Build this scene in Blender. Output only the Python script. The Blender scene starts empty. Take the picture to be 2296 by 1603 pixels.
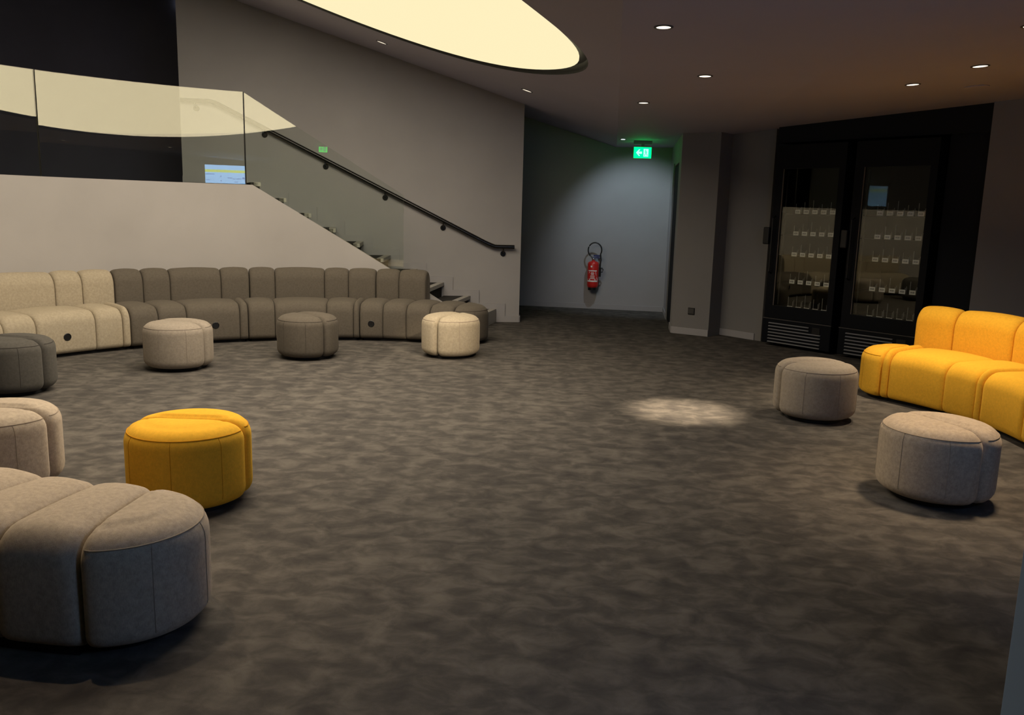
import bpy, bmesh, math, random
import numpy as np
from mathutils import Matrix, Vector

random.seed(7)
SC = bpy.context.scene
COL = SC.collection
R = math.radians

# ------------------------------------------------------------------ camera, world, exposure
cam_data = bpy.data.cameras.new('camera')
cam_data.sensor_width = 36.0
cam_data.sensor_fit = 'HORIZONTAL'
cam_data.lens = 1850.0 / 2296.0 * 36.0
cam_data.clip_start = 0.05
cam = bpy.data.objects.new('camera', cam_data)
COL.objects.link(cam)
PITCH = math.atan(328.0 / 1850.0)
cam.matrix_world = (Matrix.Translation((0, 0, 1.4)) @ Matrix.Rotation(math.pi / 2 - PITCH, 4, 'X')
                    @ Matrix.Rotation(R(1.49), 4, 'Z'))
SC.camera = cam

world = bpy.data.worlds.new('world')
SC.world = world
world.use_nodes = True
world.node_tree.nodes['Background'].inputs[0].default_value = (0.10, 0.13, 0.2, 1)
world.node_tree.nodes['Background'].inputs[1].default_value = 0.0

SC.view_settings.view_transform = 'Standard'
SC.view_settings.look = 'None'
SC.view_settings.gamma = 1.0
SC.view_settings.use_curve_mapping = False
SC.view_settings.exposure = 0.0

# light levels
OVAL_RGB = (1.0, 0.875, 0.53)
OVAL_L = 1.0
OVAL_LAMP_W = 210.0
OVAL_LAMP_RGB = (1.0, 0.85, 0.67)
WARM = (1.0, 0.80, 0.55)
WARMER = (1.0, 0.74, 0.46)
SPOT_FLOOR = 850.0      # downlight that draws the bright patch on the carpet
SPOT_POUF = 360.0      # downlight turned on the pale pouf
SPOT_SOFA = 120.0      # the two over the yellow sofa
SPOT_COOL = 40.0       # cool spotlight by the corridor wall
SPOT_STAIR = 10.0
FILL_REAR = 2.0  # added cool fill lamp, unseen behind the camera
FILL_BENCH = 75.0  # added unseen fill lamps over the bench and left poufs
FILL_P8 = 210.0       # added unseen fill lamp over the nearest right pouf
SCREEN_L = 8.0
EXIT_L = 4.0

# ------------------------------------------------------------------ materials
def ramp(nt, fac, stops):
    n = nt.nodes.new('ShaderNodeValToRGB')
    el = n.color_ramp.elements
    el[0].position, el[0].color = stops[0][0], (*stops[0][1], 1)
    el[1].position, el[1].color = stops[-1][0], (*stops[-1][1], 1)
    for p, c in stops[1:-1]:
        e = el.new(p)
        e.color = (*c, 1)
    nt.links.new(fac, n.inputs[0])
    return n.outputs[0]

def noise(nt, vec, scale, detail=3.0, rough=0.55, dist=0.0):
    n = nt.nodes.new('ShaderNodeTexNoise')
    n.inputs['Scale'].default_value = scale
    n.inputs['Detail'].default_value = detail
    n.inputs['Roughness'].default_value = rough
    n.inputs['Distortion'].default_value = dist
    if vec is not None:
        nt.links.new(vec, n.inputs['Vector'])
    return n.outputs['Fac']

def base(name, rgb, rough=0.6, metal=0.0, spec=0.5):
    m = bpy.data.materials.new(name)
    m.use_nodes = True
    b = m.node_tree.nodes['Principled BSDF']
    b.inputs['Base Color'].default_value = (*rgb, 1)
    b.inputs['Roughness'].default_value = rough
    b.inputs['Metallic'].default_value = metal
    b.inputs['Specular IOR Level'].default_value = spec
    return m, m.node_tree, b

def mapped(nt, scale=(1, 1, 1), kind='Object'):
    tc = nt.nodes.new('ShaderNodeTexCoord')
    mp = nt.nodes.new('ShaderNodeMapping')
    mp.inputs['Scale'].default_value = scale
    nt.links.new(tc.outputs[kind], mp.inputs['Vector'])
    return mp.outputs['Vector']

def bump(nt, b, h, strength, dist):
    n = nt.nodes.new('ShaderNodeBump')
    n.inputs['Strength'].default_value = strength
    n.inputs['Distance'].default_value = dist
    nt.links.new(h, n.inputs['Height'])
    nt.links.new(n.outputs['Normal'], b.inputs['Normal'])

def paint(name, rgb, var=0.06, rough=0.75):
    m, nt, b = base(name, rgb, rough, 0, 0.25)
    v = mapped(nt)
    lo = tuple(c * (1 - var) for c in rgb)
    hi = tuple(c * (1 + var) for c in rgb)
    nt.links.new(ramp(nt, noise(nt, v, 1.1, 4), [(0.3, lo), (0.7, hi)]), b.inputs['Base Color'])
    bump(nt, b, noise(nt, v, 160, 2), 0.12, 0.002)
    return m

def fabric(name, rgb, var=0.16, sheen=0.25, fine=420):
    m, nt, b = base(name, rgb, 0.95, 0, 0.1)
    v = mapped(nt)
    vw = mapped(nt, (1, 1, 0.22))
    lo = tuple(c * (1 - var) for c in rgb)
    hi = tuple(min(1, c * (1 + var)) for c in rgb)
    mix = nt.nodes.new('ShaderNodeMath')
    mix.operation = 'ADD'
    a = noise(nt, vw, fine, 2, 0.7)
    c = noise(nt, v, 55, 3, 0.6)
    nt.links.new(a, mix.inputs[0])
    nt.links.new(c, mix.inputs[1])
    half = nt.nodes.new('ShaderNodeMath')
    half.operation = 'MULTIPLY'
    half.inputs[1].default_value = 0.5
    nt.links.new(mix.outputs[0], half.inputs[0])
    nt.links.new(ramp(nt, half.outputs[0], [(0.36, lo), (0.64, hi)]), b.inputs['Base Color'])
    b.inputs['Sheen Weight'].default_value = sheen
    b.inputs['Sheen Roughness'].default_value = 0.45
    b.inputs['Sheen Tint'].default_value = (*[min(1, c * 1.6 + 0.1) for c in rgb], 1)
    bump(nt, b, a, 0.35, 0.0015)
    return m

def emit(name, rgb, strength):
    m = bpy.data.materials.new(name)
    m.use_nodes = True
    nt = m.node_tree
    nt.nodes.clear()
    e = nt.nodes.new('ShaderNodeEmission')
    o = nt.nodes.new('ShaderNodeOutputMaterial')
    e.inputs[0].default_value = (*rgb, 1)
    e.inputs[1].default_value = strength
    nt.links.new(e.outputs[0], o.inputs[0])
    return m

def pane(name, tint, refl, ior=1.5):
    m = bpy.data.materials.new(name)
    m.use_nodes = True
    nt = m.node_tree
    nt.nodes.clear()
    o = nt.nodes.new('ShaderNodeOutputMaterial')
    t = nt.nodes.new('ShaderNodeBsdfTransparent')
    t.inputs[0].default_value = (*tint, 1)
    g = nt.nodes.new('ShaderNodeBsdfGlossy')
    g.inputs['Roughness'].default_value = 0.0
    g.inputs['Color'].default_value = (1.0, 0.97, 0.80, 1)
    f = nt.nodes.new('ShaderNodeFresnel')
    f.inputs['IOR'].default_value = ior
    a = nt.nodes.new('ShaderNodeMath')
    a.operation = 'ADD'
    a.use_clamp = True
    a.inputs[1].default_value = refl
    nt.links.new(f.outputs[0], a.inputs[0])
    mx = nt.nodes.new('ShaderNodeMixShader')
    nt.links.new(a.outputs[0], mx.inputs[0])
    nt.links.new(t.outputs[0], mx.inputs[1])
    nt.links.new(g.outputs[0], mx.inputs[2])
    nt.links.new(mx.outputs[0], o.inputs[0])
    return m

def carpet_mat(name):
    m, nt, b = base(name, (0.05, 0.045, 0.04), 1.0, 0, 0.05)
    tc = nt.nodes.new('ShaderNodeTexCoord')
    def mp(scale, rot=0.0):
        n = nt.nodes.new('ShaderNodeMapping')
        n.inputs['Scale'].default_value = scale
        n.inputs['Rotation'].default_value = (0, 0, rot)
        nt.links.new(tc.outputs['Object'], n.inputs['Vector'])
        return n.outputs['Vector']
    blot = noise(nt, mp((0.85, 1.15, 1), R(12)), 8.5, 5, 0.58, 0.45)
    big = noise(nt, mp((1, 1, 1)), 1.3, 2, 0.5, 0.3)
    track = noise(nt, mp((8.0, 0.40, 1), R(-7)), 1.0, 3, 0.5, 0.1)
    fib = noise(nt, mp((1, 1, 1)), 380, 2, 0.7)
    def mul(a, k):
        n = nt.nodes.new('ShaderNodeMath'); n.operation = 'MULTIPLY'; n.inputs[1].default_value = k
        nt.links.new(a, n.inputs[0]); return n.outputs[0]
    def add(a, c):
        n = nt.nodes.new('ShaderNodeMath'); n.operation = 'ADD'
        nt.links.new(a, n.inputs[0]); nt.links.new(c, n.inputs[1]); return n.outputs[0]
    s = add(add(mul(blot, 0.66), mul(big, 0.14)), add(mul(track, 0.15), mul(fib, 0.10)))
    c = ramp(nt, s, [(0.36, (0.054, 0.050, 0.049)), (0.49, (0.080, 0.0735, 0.068)), (0.65, (0.140, 0.127, 0.113))])
    nt.links.new(c, b.inputs['Base Color'])
    bump(nt, b, fib, 0.5, 0.003)
    return m

M = {}
M['carpet'] = carpet_mat('dark_cut_pile_carpet')
M['wall'] = paint('grey_wall_paint', (0.355, 0.345, 0.35))
M['wall_b'] = paint('darker_grey_wall_tone', (0.215, 0.208, 0.205))  # wall grey set darker on pillar, niche piece and right wall
M['parapet'] = paint('lit_grey_parapet', (0.415, 0.395, 0.385))  # wall grey lightened, standing in for light falling on the parapet
M['ceil'] = paint('charcoal_ceiling_paint', (0.43, 0.405, 0.50), 0.03)
M['black'] = paint('black_wall_paint', (0.16, 0.16, 0.21), 0.1)
M['niche'] = paint('black_niche_paint', (0.006, 0.008, 0.012), 0.1)
M['trim'] = paint('grey_baseboard_paint', (0.345, 0.335, 0.345), 0.03, 0.5)
M['stair_trim'] = paint('pale_stair_trim', (0.30, 0.29, 0.28), 0.03, 0.6)
M['nosing'] = paint('pale_stair_nosing', (0.42, 0.40, 0.37), 0.04, 0.5)
M['tread'] = paint('dark_stair_carpet', (0.035, 0.033, 0.032), 0.1, 1.0)
M['beige'] = fabric('beige_wool', (0.385, 0.33, 0.245))
M['taupe'] = fabric('taupe_wool', (0.118, 0.102, 0.083), 0.14)
M['greybeige'] = fabric('grey_beige_wool', (0.29, 0.25, 0.205))
M['darkgrey'] = fabric('dark_grey_wool', (0.085, 0.080, 0.072))
M['bench'] = fabric('light_beige_wool', (0.42, 0.35, 0.275), 0.2)
M['yellow'] = fabric('mustard_yellow_wool', (0.80, 0.43, 0.038), 0.1, 0.15)
M['seam'] = {}
for k, v in dict(beige=(0.30, 0.245, 0.205), taupe=(0.07, 0.06, 0.053), greybeige=(0.22, 0.185, 0.16), darkgrey=(0.055, 0.05, 0.047),
                 bench=(0.30, 0.25, 0.20), yellow=(0.55, 0.25, 0.012)).items():
    M['seam'][k] = base('seam_' + k, v, 0.9, 0, 0.1)[0]
M['plinth'] = base('black_plinth', (0.006, 0.006, 0.007), 0.8)[0]
M['rail'] = base('black_powder_coat', (0.008, 0.008, 0.008), 0.2)[0]
M['gloss_black'] = base('black_plastic', (0.007, 0.007, 0.008), 0.4)[0]
M['fridge'] = base('black_fridge_steel', (0.004, 0.005, 0.008), 0.5, 0, 0.15)[0]
M['fridge_in'] = base('dark_fridge_liner', (0.005, 0.006, 0.007), 0.8, 0, 0.1)[0]
M['slat'] = base('bright_louvre_edge', (0.55, 0.57, 0.60), 0.35, 0.6)[0]
M['chrome'] = base('brushed_steel', (0.62, 0.62, 0.62), 0.3, 1.0)[0]
M['strip'] = base('dull_brown_strip', (0.16, 0.13, 0.11), 0.6)[0]
M['wire'] = base('dull_wire', (0.32, 0.32, 0.32), 0.45, 0.4)[0]
M['white'] = base('white_print', (0.85, 0.85, 0.82), 0.6)[0]
M['red'] = base('red_enamel', (0.62, 0.025, 0.02), 0.3)[0]
M['navy'] = base('navy_plastic', (0.015, 0.03, 0.14), 0.4)[0]
M['ring'] = base('dark_downlight_trim', (0.05, 0.047, 0.045), 0.5)[0]
M['rim'] = base('dark_recess_rim', (0.02, 0.019, 0.022), 0.7)[0]
M['column'] = paint('slate_blue_paint', (0.17, 0.24, 0.36), 0.04)
M['frame_grey'] = base('pale_door_frame', (0.2, 0.205, 0.21), 0.5)[0]
M['door'] = base('dark_door_leaf', (0.006, 0.007, 0.009), 0.7, 0, 0.15)[0]
M['oval'] = emit('warm_stretch_ceiling_light', OVAL_RGB, OVAL_L)
M['lens'] = emit('warm_downlight_lens', (1.0, 0.83, 0.62), 2.6)
M['lens_small'] = emit('dim_downlight_lens', (1.0, 0.86, 0.66), 1.1)
M['lens_cool'] = emit('cool_spot_lens', (0.80, 0.92, 1.0), 14.0)
M['exit_green'] = emit('exit_green', (0.0, 1.1, 0.12), EXIT_L)
M['exit_white'] = emit('exit_white', (0.14, 0.4, 0.26), EXIT_L)
M['screen_blue'] = emit('screen_blue', (0.27, 0.50, 1.0), SCREEN_L)
M['screen_yellow'] = emit('screen_yellow', (0.48, 0.58, 0.16), SCREEN_L)
M['screen_dark'] = emit('screen_dark_print', (0.06, 0.16, 0.55), SCREEN_L)
M['glass'] = pane('greenish_balustrade_glass', (0.965, 0.99, 0.97), 0.012)
M['fridge_glass'] = pane('fridge_door_glass', (0.95, 0.96, 0.96), 0.0)

def tag_mat():
    m, nt, b = base('price_tag_card', (0.9, 0.9, 0.86), 0.6)
    v = mapped(nt, (1, 1, 1), 'Generated')
    n = noise(nt, mapped(nt, (9, 1, 3), 'Generated'), 2.2, 1, 0.4)
    sep = nt.nodes.new('ShaderNodeSeparateXYZ')
    nt.links.new(v, sep.inputs[0])
    def band(out, lo, hi):
        a = nt.nodes.new('ShaderNodeMath'); a.operation = 'GREATER_THAN'; a.inputs[1].default_value = lo
        c = nt.nodes.new('ShaderNodeMath'); c.operation = 'LESS_THAN'; c.inputs[1].default_value = hi
        nt.links.new(out, a.inputs[0]); nt.links.new(out, c.inputs[0])
        d = nt.nodes.new('ShaderNodeMath'); d.operation = 'MULTIPLY'
        nt.links.new(a.outputs[0], d.inputs[0]); nt.links.new(c.outputs[0], d.inputs[1])
        return d.outputs[0]
    bx = band(sep.outputs['X'], 0.18, 0.82)
    bz = band(sep.outputs['Z'], 0.3, 0.72)
    d = nt.nodes.new('ShaderNodeMath'); d.operation = 'MULTIPLY'
    nt.links.new(bx, d.inputs[0]); nt.links.new(bz, d.inputs[1])
    d2 = nt.nodes.new('ShaderNodeMath'); d2.operation = 'MULTIPLY'
    nt.links.new(d.outputs[0], d2.inputs[0]); nt.links.new(n, d2.inputs[1])
    nt.links.new(ramp(nt, d2.outputs[0], [(0.3, (0.9, 0.9, 0.86)), (0.55, (0.2, 0.2, 0.2))]), b.inputs['Base Color'])
    return m
M['tag'] = tag_mat()

# ------------------------------------------------------------------ mesh helpers
class MB:
    def __init__(self):
        self.v, self.f = [], []
    def add(self, v, f):
        o = len(self.v)
        self.v += [tuple(map(float, p)) for p in v]
        self.f += [tuple(i + o for i in q) for q in f]
        return self
    def box(self, a, b):
        x0, y0, z0 = a; x1, y1, z1 = b
        return self.add([(x0, y0, z0), (x1, y0, z0), (x1, y1, z0), (x0, y1, z0), (x0, y0, z1), (x1, y0, z1), (x1, y1, z1), (x0, y1, z1)],
                        [(0, 3, 2, 1), (4, 5, 6, 7), (0, 1, 5, 4), (1, 2, 6, 5), (2, 3, 7, 6), (3, 0, 4, 7)])
    def rings(self, rings, closed=True, cap=True):
        n = len(rings[0])
        v = [p for r in rings for p in r]
        f = []
        for i in range(len(rings) - 1):
            for j in range(n if closed else n - 1):
                k = (j + 1) % n
                f.append((i * n + j, i * n + k, (i + 1) * n + k, (i + 1) * n + j))
        if cap:
            f.append(tuple(reversed(range(n))))
            f.append(tuple((len(rings) - 1) * n + j for j in range(n)))
        return self.add(v, f)
    def lathe(self, prof, n=24, axis='Z', at=(0, 0, 0)):
        rs = []
        for r, h in prof:
            ring = []
            for j in range(n):
                a = 2 * math.pi * j / n
                x, y = r * math.cos(a), r * math.sin(a)
                p = (x, y, h) if axis == 'Z' else ((x, h, y) if axis == 'Y' else (h, x, y))
                ring.append((p[0] + at[0], p[1] + at[1], p[2] + at[2]))
            rs.append(ring)
        return self.rings(rs)
    def tube(self, pts, r, n=8, closed=False):
        pts = [Vector(p) for p in pts]
        rs = []
        N = len(pts)
        for i, p in enumerate(pts):
            a = pts[i - 1] if (i or closed) else p
            b = pts[(i + 1) % N] if (i < N - 1 or closed) else p
            d = (b - a).normalized()
            up = Vector((0, 0, 1)) if abs(d.z) < 0.9 else Vector((1, 0, 0))
            s = d.cross(up).normalized(); t = s.cross(d)
            rs.append([p + s * (r * math.cos(2 * math.pi * j / n)) + t * (r * math.sin(2 * math.pi * j / n)) for j in range(n)])
        if closed:
            rs.append(rs[0])
        return self.rings(rs, True, not closed)
    def prism(self, poly, z0, z1):
        n = len(poly)
        zt = [z1(x, y) if callable(z1) else z1 for x, y in poly]
        zb = [z0(x, y) if callable(z0) else z0 for x, y in poly]
        return self.add([(x, y, b) for (x, y), b in zip(poly, zb)] + [(x, y, t) for (x, y), t in zip(poly, zt)],
                        [tuple(reversed(range(n))), tuple(range(n, 2 * n))] + [(j, (j + 1) % n, n + (j + 1) % n, n + j) for j in range(n)])
    def mesh(self, name, smooth=True, angle=40):
        me = bpy.data.meshes.new(name)
        me.from_pydata(self.v, [], self.f)
        bm = bmesh.new(); bm.from_mesh(me)
        bmesh.ops.remove_doubles(bm, verts=bm.verts, dist=1e-6)
        bmesh.ops.recalc_face_normals(bm, faces=bm.faces)
        for f in bm.faces:
            f.smooth = smooth
        if smooth:
            for e in bm.edges:
                if len(e.link_faces) == 2 and e.calc_face_angle(0) > R(angle):
                    e.smooth = False
        bm.to_mesh(me); bm.free()
        return me
    def build(self, name, mat, parent=None, smooth=True, loc=None, angle=40):
        me = self.mesh(name, smooth, angle)
        me.materials.append(mat)
        return link(name, me, parent, loc)

def link(name, me, parent=None, loc=None):
    o = bpy.data.objects.new(name, me)
    COL.objects.link(o)
    if parent is not None:
        o.parent = parent
    if loc is not None:
        o.location = loc
    return o

def tag(o, label, cat, group=None):
    o['label'] = label
    o['category'] = cat
    if group:
        o['group'] = group
    return o

def thing(name, label, cat, loc=(0, 0, 0), rz=0.0, group=None):
    o = bpy.data.objects.new(name, None)
    o.empty_display_size = 0.1
    COL.objects.link(o)
    o.location = loc
    o.rotation_euler = (0, 0, rz)
    return tag(o, label, cat, group)

def struct(name, mb, mat, label=None, smooth=False, parent=None):
    o = mb.build(name, mat, parent, smooth)
    if parent is None:
        o['kind'] = 'structure'
    if label:
        o['label'] = label
    return o

def bevel(o, w, seg=2):
    m = o.modifiers.new('bevel', 'BEVEL')
    m.width = w; m.segments = seg; m.limit_method = 'ANGLE'
    return o

# ------------------------------------------------------------------ geometry of the room
OC = (-1.45, 5.55)                      # centre of the round lounge
WALL_C = (0.075, 10.52); WA = 0.109     # stair wall: free end and its angle
WU = (-math.cos(WA), -math.sin(WA)); WN = (math.sin(WA), -math.cos(WA))
def wallp(s, off=0.0):
    return (WALL_C[0] + WU[0] * s + WN[0] * off, WALL_C[1] + WU[1] * s + WN[1] * off)
def pol(c, r, deg):
    return (c[0] + r * math.sin(R(deg)), c[1] + r * math.cos(R(deg)))

ZB = 2.34
def crease1(y): return 1.05 + 0.117 * (y - 9.0)
def crease2(y): return 2.416 + 0.1078 * (y - 9.653)
D1 = Vector((0.117, 1.0)).normalized(); P1 = Vector((-D1.y, D1.x))
D2 = Vector((0.1078, 1.0)).normalized(); P2 = Vector((D2.y, -D2.x))
SA, SB = 0.31, 0.055
def ceilz(x, y):
    s = (Vector((x, y)) - Vector((1.05, 9.0))).dot(P1)
    t = (Vector((x, y)) - Vector((2.416, 9.653))).dot(P2)
    return ZB + max(0, s) * SA + max(0, t) * SB

def ceil_normal(x, y):
    e = 1e-3
    n = Vector((-(ceilz(x + e, y) - ceilz(x - e, y)) / (2 * e), -(ceilz(x, y + e) - ceilz(x, y - e)) / (2 * e), 1)).normalized()
    return n

# floor
m = MB().box((-11, -6, -0.1), (9, 14, 0))
struct('floor', m, M['carpet'], 'dark mottled grey brown carpet over the whole lounge')

# ceiling: three facets
YF, YN = 14.0, -6.0
# oval hole, frame (s along P1 on the slope, d along D1)
OVS, OVD, OVA, OVB = 2.25, -3.40, 2.0, 2.28
OVC = [2.1687, -0.0238, 0.067, -0.2006, -0.0346, 0.0467, -0.0133, 0.0402, -0.0191, -0.0253, 0.0121]
def oval_pt(t, k=1.0, up=0.0, shift=0.0):
    rad = k * (OVC[0] + sum(OVC[2 * m - 1] * math.cos(m * t) + OVC[2 * m] * math.sin(m * t) for m in range(1, 6)))
    q = (OVS + shift + rad * math.cos(t), OVD + rad * math.sin(t))
    s = q[0] / math.sqrt(1 + SA * SA)
    p = Vector((1.05, 9.0)) + P1 * s + D1 * q[1]
    return (p.x, p.y, ZB + s * SA + up)
N = 96
hole = [oval_pt(2 * math.pi * i / N) for i in range(N)]
cen = (sum(p[0] for p in hole) / N, sum(p[1] for p in hole) / N)
poly = [(crease1(YN), YN), (crease1(YF), YF), (-11, YF), (-11, YN)]
def hit(ang):
    d = (math.cos(ang), math.sin(ang)); best = None
    for i in range(4):
        a, b = poly[i], poly[(i + 1) % 4]
        ex, ey = b[0] - a[0], b[1] - a[1]
        den = d[0] * ey - d[1] * ex
        if abs(den) < 1e-9: continue
        t = ((a[0] - cen[0]) * ey - (a[1] - cen[1]) * ex) / den
        u = ((a[0] - cen[0]) * d[1] - (a[1] - cen[1]) * d[0]) / den
        if t > 0 and -1e-6 <= u <= 1 + 1e-6 and (best is None or t < best): best = t
    return (cen[0] + d[0] * best, cen[1] + d[1] * best)
angs = sorted([math.atan2(p[1] - cen[1], p[0] - cen[0]) for p in hole])
hs = sorted(hole, key=lambda p: math.atan2(p[1] - cen[1], p[0] - cen[0]))
corn = [(math.atan2(p[1] - cen[1], p[0] - cen[0]), p) for p in poly]
vs, fs = [], []
for a, h in zip(angs, hs):
    o = hit(a)
    vs += [h, (o[0], o[1], ceilz(*o))]
n0 = len(vs)
for a, p in corn:
    vs.append((p[0], p[1], ceilz(*p)))
for i in range(N):
    j = (i + 1) % N
    a0, a1 = angs[i], angs[j] + (2 * math.pi if j == 0 else 0)
    mid = [n0 + k for k, (a, p) in enumerate(corn) if a0 < a < a1 or a0 < a + 2 * math.pi < a1]
    fs.append(tuple([2 * i, 2 * i + 1] + mid + [2 * j + 1, 2 * j]))
struct('ceiling', MB().add(vs, fs), M['ceil'], 'sloping charcoal ceiling with the oval opening')
struct('ceiling_middle', MB().add([(crease1(YN), YN, ZB), (crease2(YN), YN, ZB), (crease2(YF), YF, ZB), (crease1(YF), YF, ZB)], [(0, 1, 2, 3)]), M['ceil'],
       'flat middle strip of the charcoal ceiling')
struct('ceiling_right', MB().add([(crease2(YN), YN, ZB), (9, YN, ceilz(9, YN)), (9, YF, ceilz(9, YF)), (crease2(YF), YF, ZB)], [(0, 1, 2, 3)]), M['ceil'],
       'right facet of the ceiling over the yellow sofa')

# oval recessed light
cz = oval_pt(0)[2]
t = thing('oval_ceiling_light', 'huge glowing warm oval panel recessed in the sloping ceiling', 'ceiling light', (cen[0], cen[1], 0))
L0 = Vector((cen[0], cen[1], 0))
rim = [[Vector(oval_pt(2 * math.pi * i / N)) - L0 for i in range(N)], [Vector(oval_pt(2 * math.pi * i / N, 1.0, 0.06)) - L0 for i in range(N)]]
mb = MB().rings(rim, True, False)
mb.f.append(tuple(N + i for i in range(N)))
mb.build('recess', M['rim'], t, False)
pv = [Vector(oval_pt(2 * math.pi * i / N, 0.982, 0.018, 0.03)) - L0 for i in range(N)]
MB().rings([pv, [p + Vector((0, 0, 0.012)) for p in pv]]).build('light_panel', M['oval'], t, False)
la = bpy.data.lights.new('oval_lamp', 'AREA')
la.shape = 'ELLIPSE'; la.size = 2 * OVA * 0.97; la.size_y = 2 * OVB * 0.97
la.energy = OVAL_LAMP_W; la.color = OVAL_LAMP_RGB
lo = bpy.data.objects.new('lamp', la)
COL.objects.link(lo); lo.parent = t
k_ = 1 / math.sqrt(1 + SA * SA)
ec = Vector((1.05 + P1.x * OVS * k_ + D1.x * OVD, 9.0 + P1.y * OVS * k_ + D1.y * OVD, ZB + SA * OVS * k_))
ax = Vector((P1.x * k_, P1.y * k_, SA * k_)); az = ceil_normal(ec.x, ec.y); ay = az.cross(ax)
mt = Matrix((ax, ay, az)).transposed().to_4x4(); mt.translation = ec - az * 0.004 - L0
lo.matrix_basis = mt

# ---- stair wall and the room shell
def wall_strip(pts, z0, mat, name, label, thick=0.12, n=6):
    """wall following a plan polyline, top cut by the ceiling"""
    P = []
    for a, b in zip(pts[:-1], pts[1:]):
        for i in range(n):
            P.append((a[0] + (b[0] - a[0]) * i / n, a[1] + (b[1] - a[1]) * i / n))
    P.append(pts[-1])
    mb = MB()
    for a, b in zip(P[:-1], P[1:]):
        d = Vector((b[0] - a[0], b[1] - a[1])).normalized()
        q = Vector((-d.y, d.x)) * thick
        mb.prism([a, b, (b[0] + q.x, b[1] + q.y), (a[0] + q.x, a[1] + q.y)], z0, lambda x, y: ceilz(x, y) + 0.02)
    return struct(name, mb, mat, label)

SW = 4.09
wall_strip([wallp(SW), wallp(0)], 0, M['wall'], 'wall_stair', 'tall grey wall behind the stairs carrying the handrail', 0.14, 8)
wall_strip([(-3.2, 13.05), (2.20, 12.05)], 0, M['wall'], 'wall_far', 'far grey corridor wall with the fire extinguisher', 0.12, 6)
struct('wall_landing', MB().box((-11, 12.4, 1.0), (-3.25, 12.5, 6.2)), M['black'], 'black wall beyond the stair landing')
struct('wall_passage', MB().box((-3.35, 10.3, 0), (-3.2, 13.05, 6.0)), M['black'], 'dark end of the passage behind the stairs')
struct('wall_left', MB().box((-11, -6, 0), (-10.9, 14, 6.5)), M['wall'])
struct('wall_rear', MB().box((-11, -6, 0), (9, -5.9, 6.5)), M['wall'])
struct('wall_east', MB().box((7.6, -6, 0), (7.7, 9, 3)), M['wall'])

# corridor right wall with the doorway
ca, cb = Vector((1.92, 9.90)), Vector((2.20, 12.05))
cd = (cb - ca).normalized(); cq = Vector((cd.y, -cd.x))
def cw(s, off=0.0): p = ca + cd * s + cq * off; return (p.x, p.y)
LCW = (cb - ca).length
mb = MB()
mb.prism([cw(0.0), cw(0.42), cw(0.42, 0.14), cw(0.10, 0.14)], 0, ZB)
mb.prism([cw(1.32), cw(LCW), cw(LCW, 0.14), cw(1.32, 0.14)], 0, ZB)
mb.prism([cw(0.42), cw(1.32), cw(1.32, 0.14), cw(0.42, 0.14)], 2.04, ZB)
struct('wall_corridor', mb, M['wall'], 'grey corridor side wall with a dark doorway')
d1 = struct('door_1', MB().prism([cw(0.425, 0.004), cw(1.315, 0.004), cw(1.315, 0.05), cw(0.425, 0.05)], 0.01, 2.02), M['door'], 'dark door in the corridor side wall')
MB().prism([cw(1.28, -0.012), cw(1.34, -0.012), cw(1.34, 0.06), cw(1.28, 0.06)], 0.0, 2.07).build('door_frame', M['frame_grey'], d1, False)

# pillar between corridor and fridge niche
pf = [(1.92, 9.90), (2.304, 9.642), (2.492, 9.854), (2.45, 10.05), (2.0, 10.35)]
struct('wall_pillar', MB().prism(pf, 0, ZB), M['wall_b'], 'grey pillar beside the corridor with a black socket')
FU = Vector((0.633, -0.774)); FN = Vector((-0.774, -0.633)); F0 = Vector((2.80, 9.16))
def fp(s, off=0.0): p = F0 + FU * s + FN * off; return (p.x, p.y)
pr = lambda x, y: ceilz(x, y) + 0.01
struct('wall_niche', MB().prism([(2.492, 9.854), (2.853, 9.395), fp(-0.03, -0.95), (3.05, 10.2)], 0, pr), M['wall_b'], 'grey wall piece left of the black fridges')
struct('wall_niche_back', MB().prism([fp(-0.03, -0.80), fp(2.14, -0.80), fp(2.14, -0.9), fp(-0.03, -0.9)], 0, pr), M['niche'], 'black back of the fridge niche')
struct('wall_niche_side', MB().prism([fp(2.14, -0.02), fp(2.20, -0.02), fp(2.20, -0.9), fp(2.14, -0.9)], 0, pr), M['niche'], 'black right cheek of the fridge niche')
struct('wall_header', MB().prism([fp(-0.03, -0.05), fp(2.139, -0.05), fp(2.139, -0.79), fp(-0.03, -0.79)], 2.20, pr), M['niche'], 'black header panel above the fridges')
struct('wall_filler', MB().prism([fp(1.76, -0.10), fp(2.139, -0.10), fp(2.139, -0.79), fp(1.76, -0.79)], 0, 2.20), M['niche'], 'black filler panel right of the fridges')
wall_strip([fp(2.14), fp(6.0)], 0, M['wall_b'], 'wall_right', 'darker grey wall right of the fridges behind the yellow sofa', 0.12, 5)

# slate blue cabinet whose edge shows in the lower right corner
cbt = thing('cabinet', 'slate blue cabinet edge cut off by the lower right corner', 'cabinet', (1.64, 1.86, 0))
bevel(MB().box((-0.253, -0.24, 0.04), (0.25, 0.24, 1.12)).build('body', M['column'], cbt, False), 0.004)
MB().box((-0.23, -0.22, 0.0), (0.23, 0.22, 0.04)).build('plinth', M['plinth'], cbt, False)
bevel(MB().box((-0.256, -0.243, 1.12), (0.253, 0.243, 1.15)).build('top', M['column'], cbt, False), 0.003)

# landing slab
lp = [pol(OC, 4.04, a) for a in np.linspace(-20.3, -100, 30)]
struct('floor_landing', MB().prism(lp + [(-11, 5.0), (-11, 12.4), (-4.0, 12.4), wallp(SW, 0.0), wallp(3.30, 0.0)], 1.46, 1.60), M['tread'], 'raised landing behind the glass balustrade')

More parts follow.
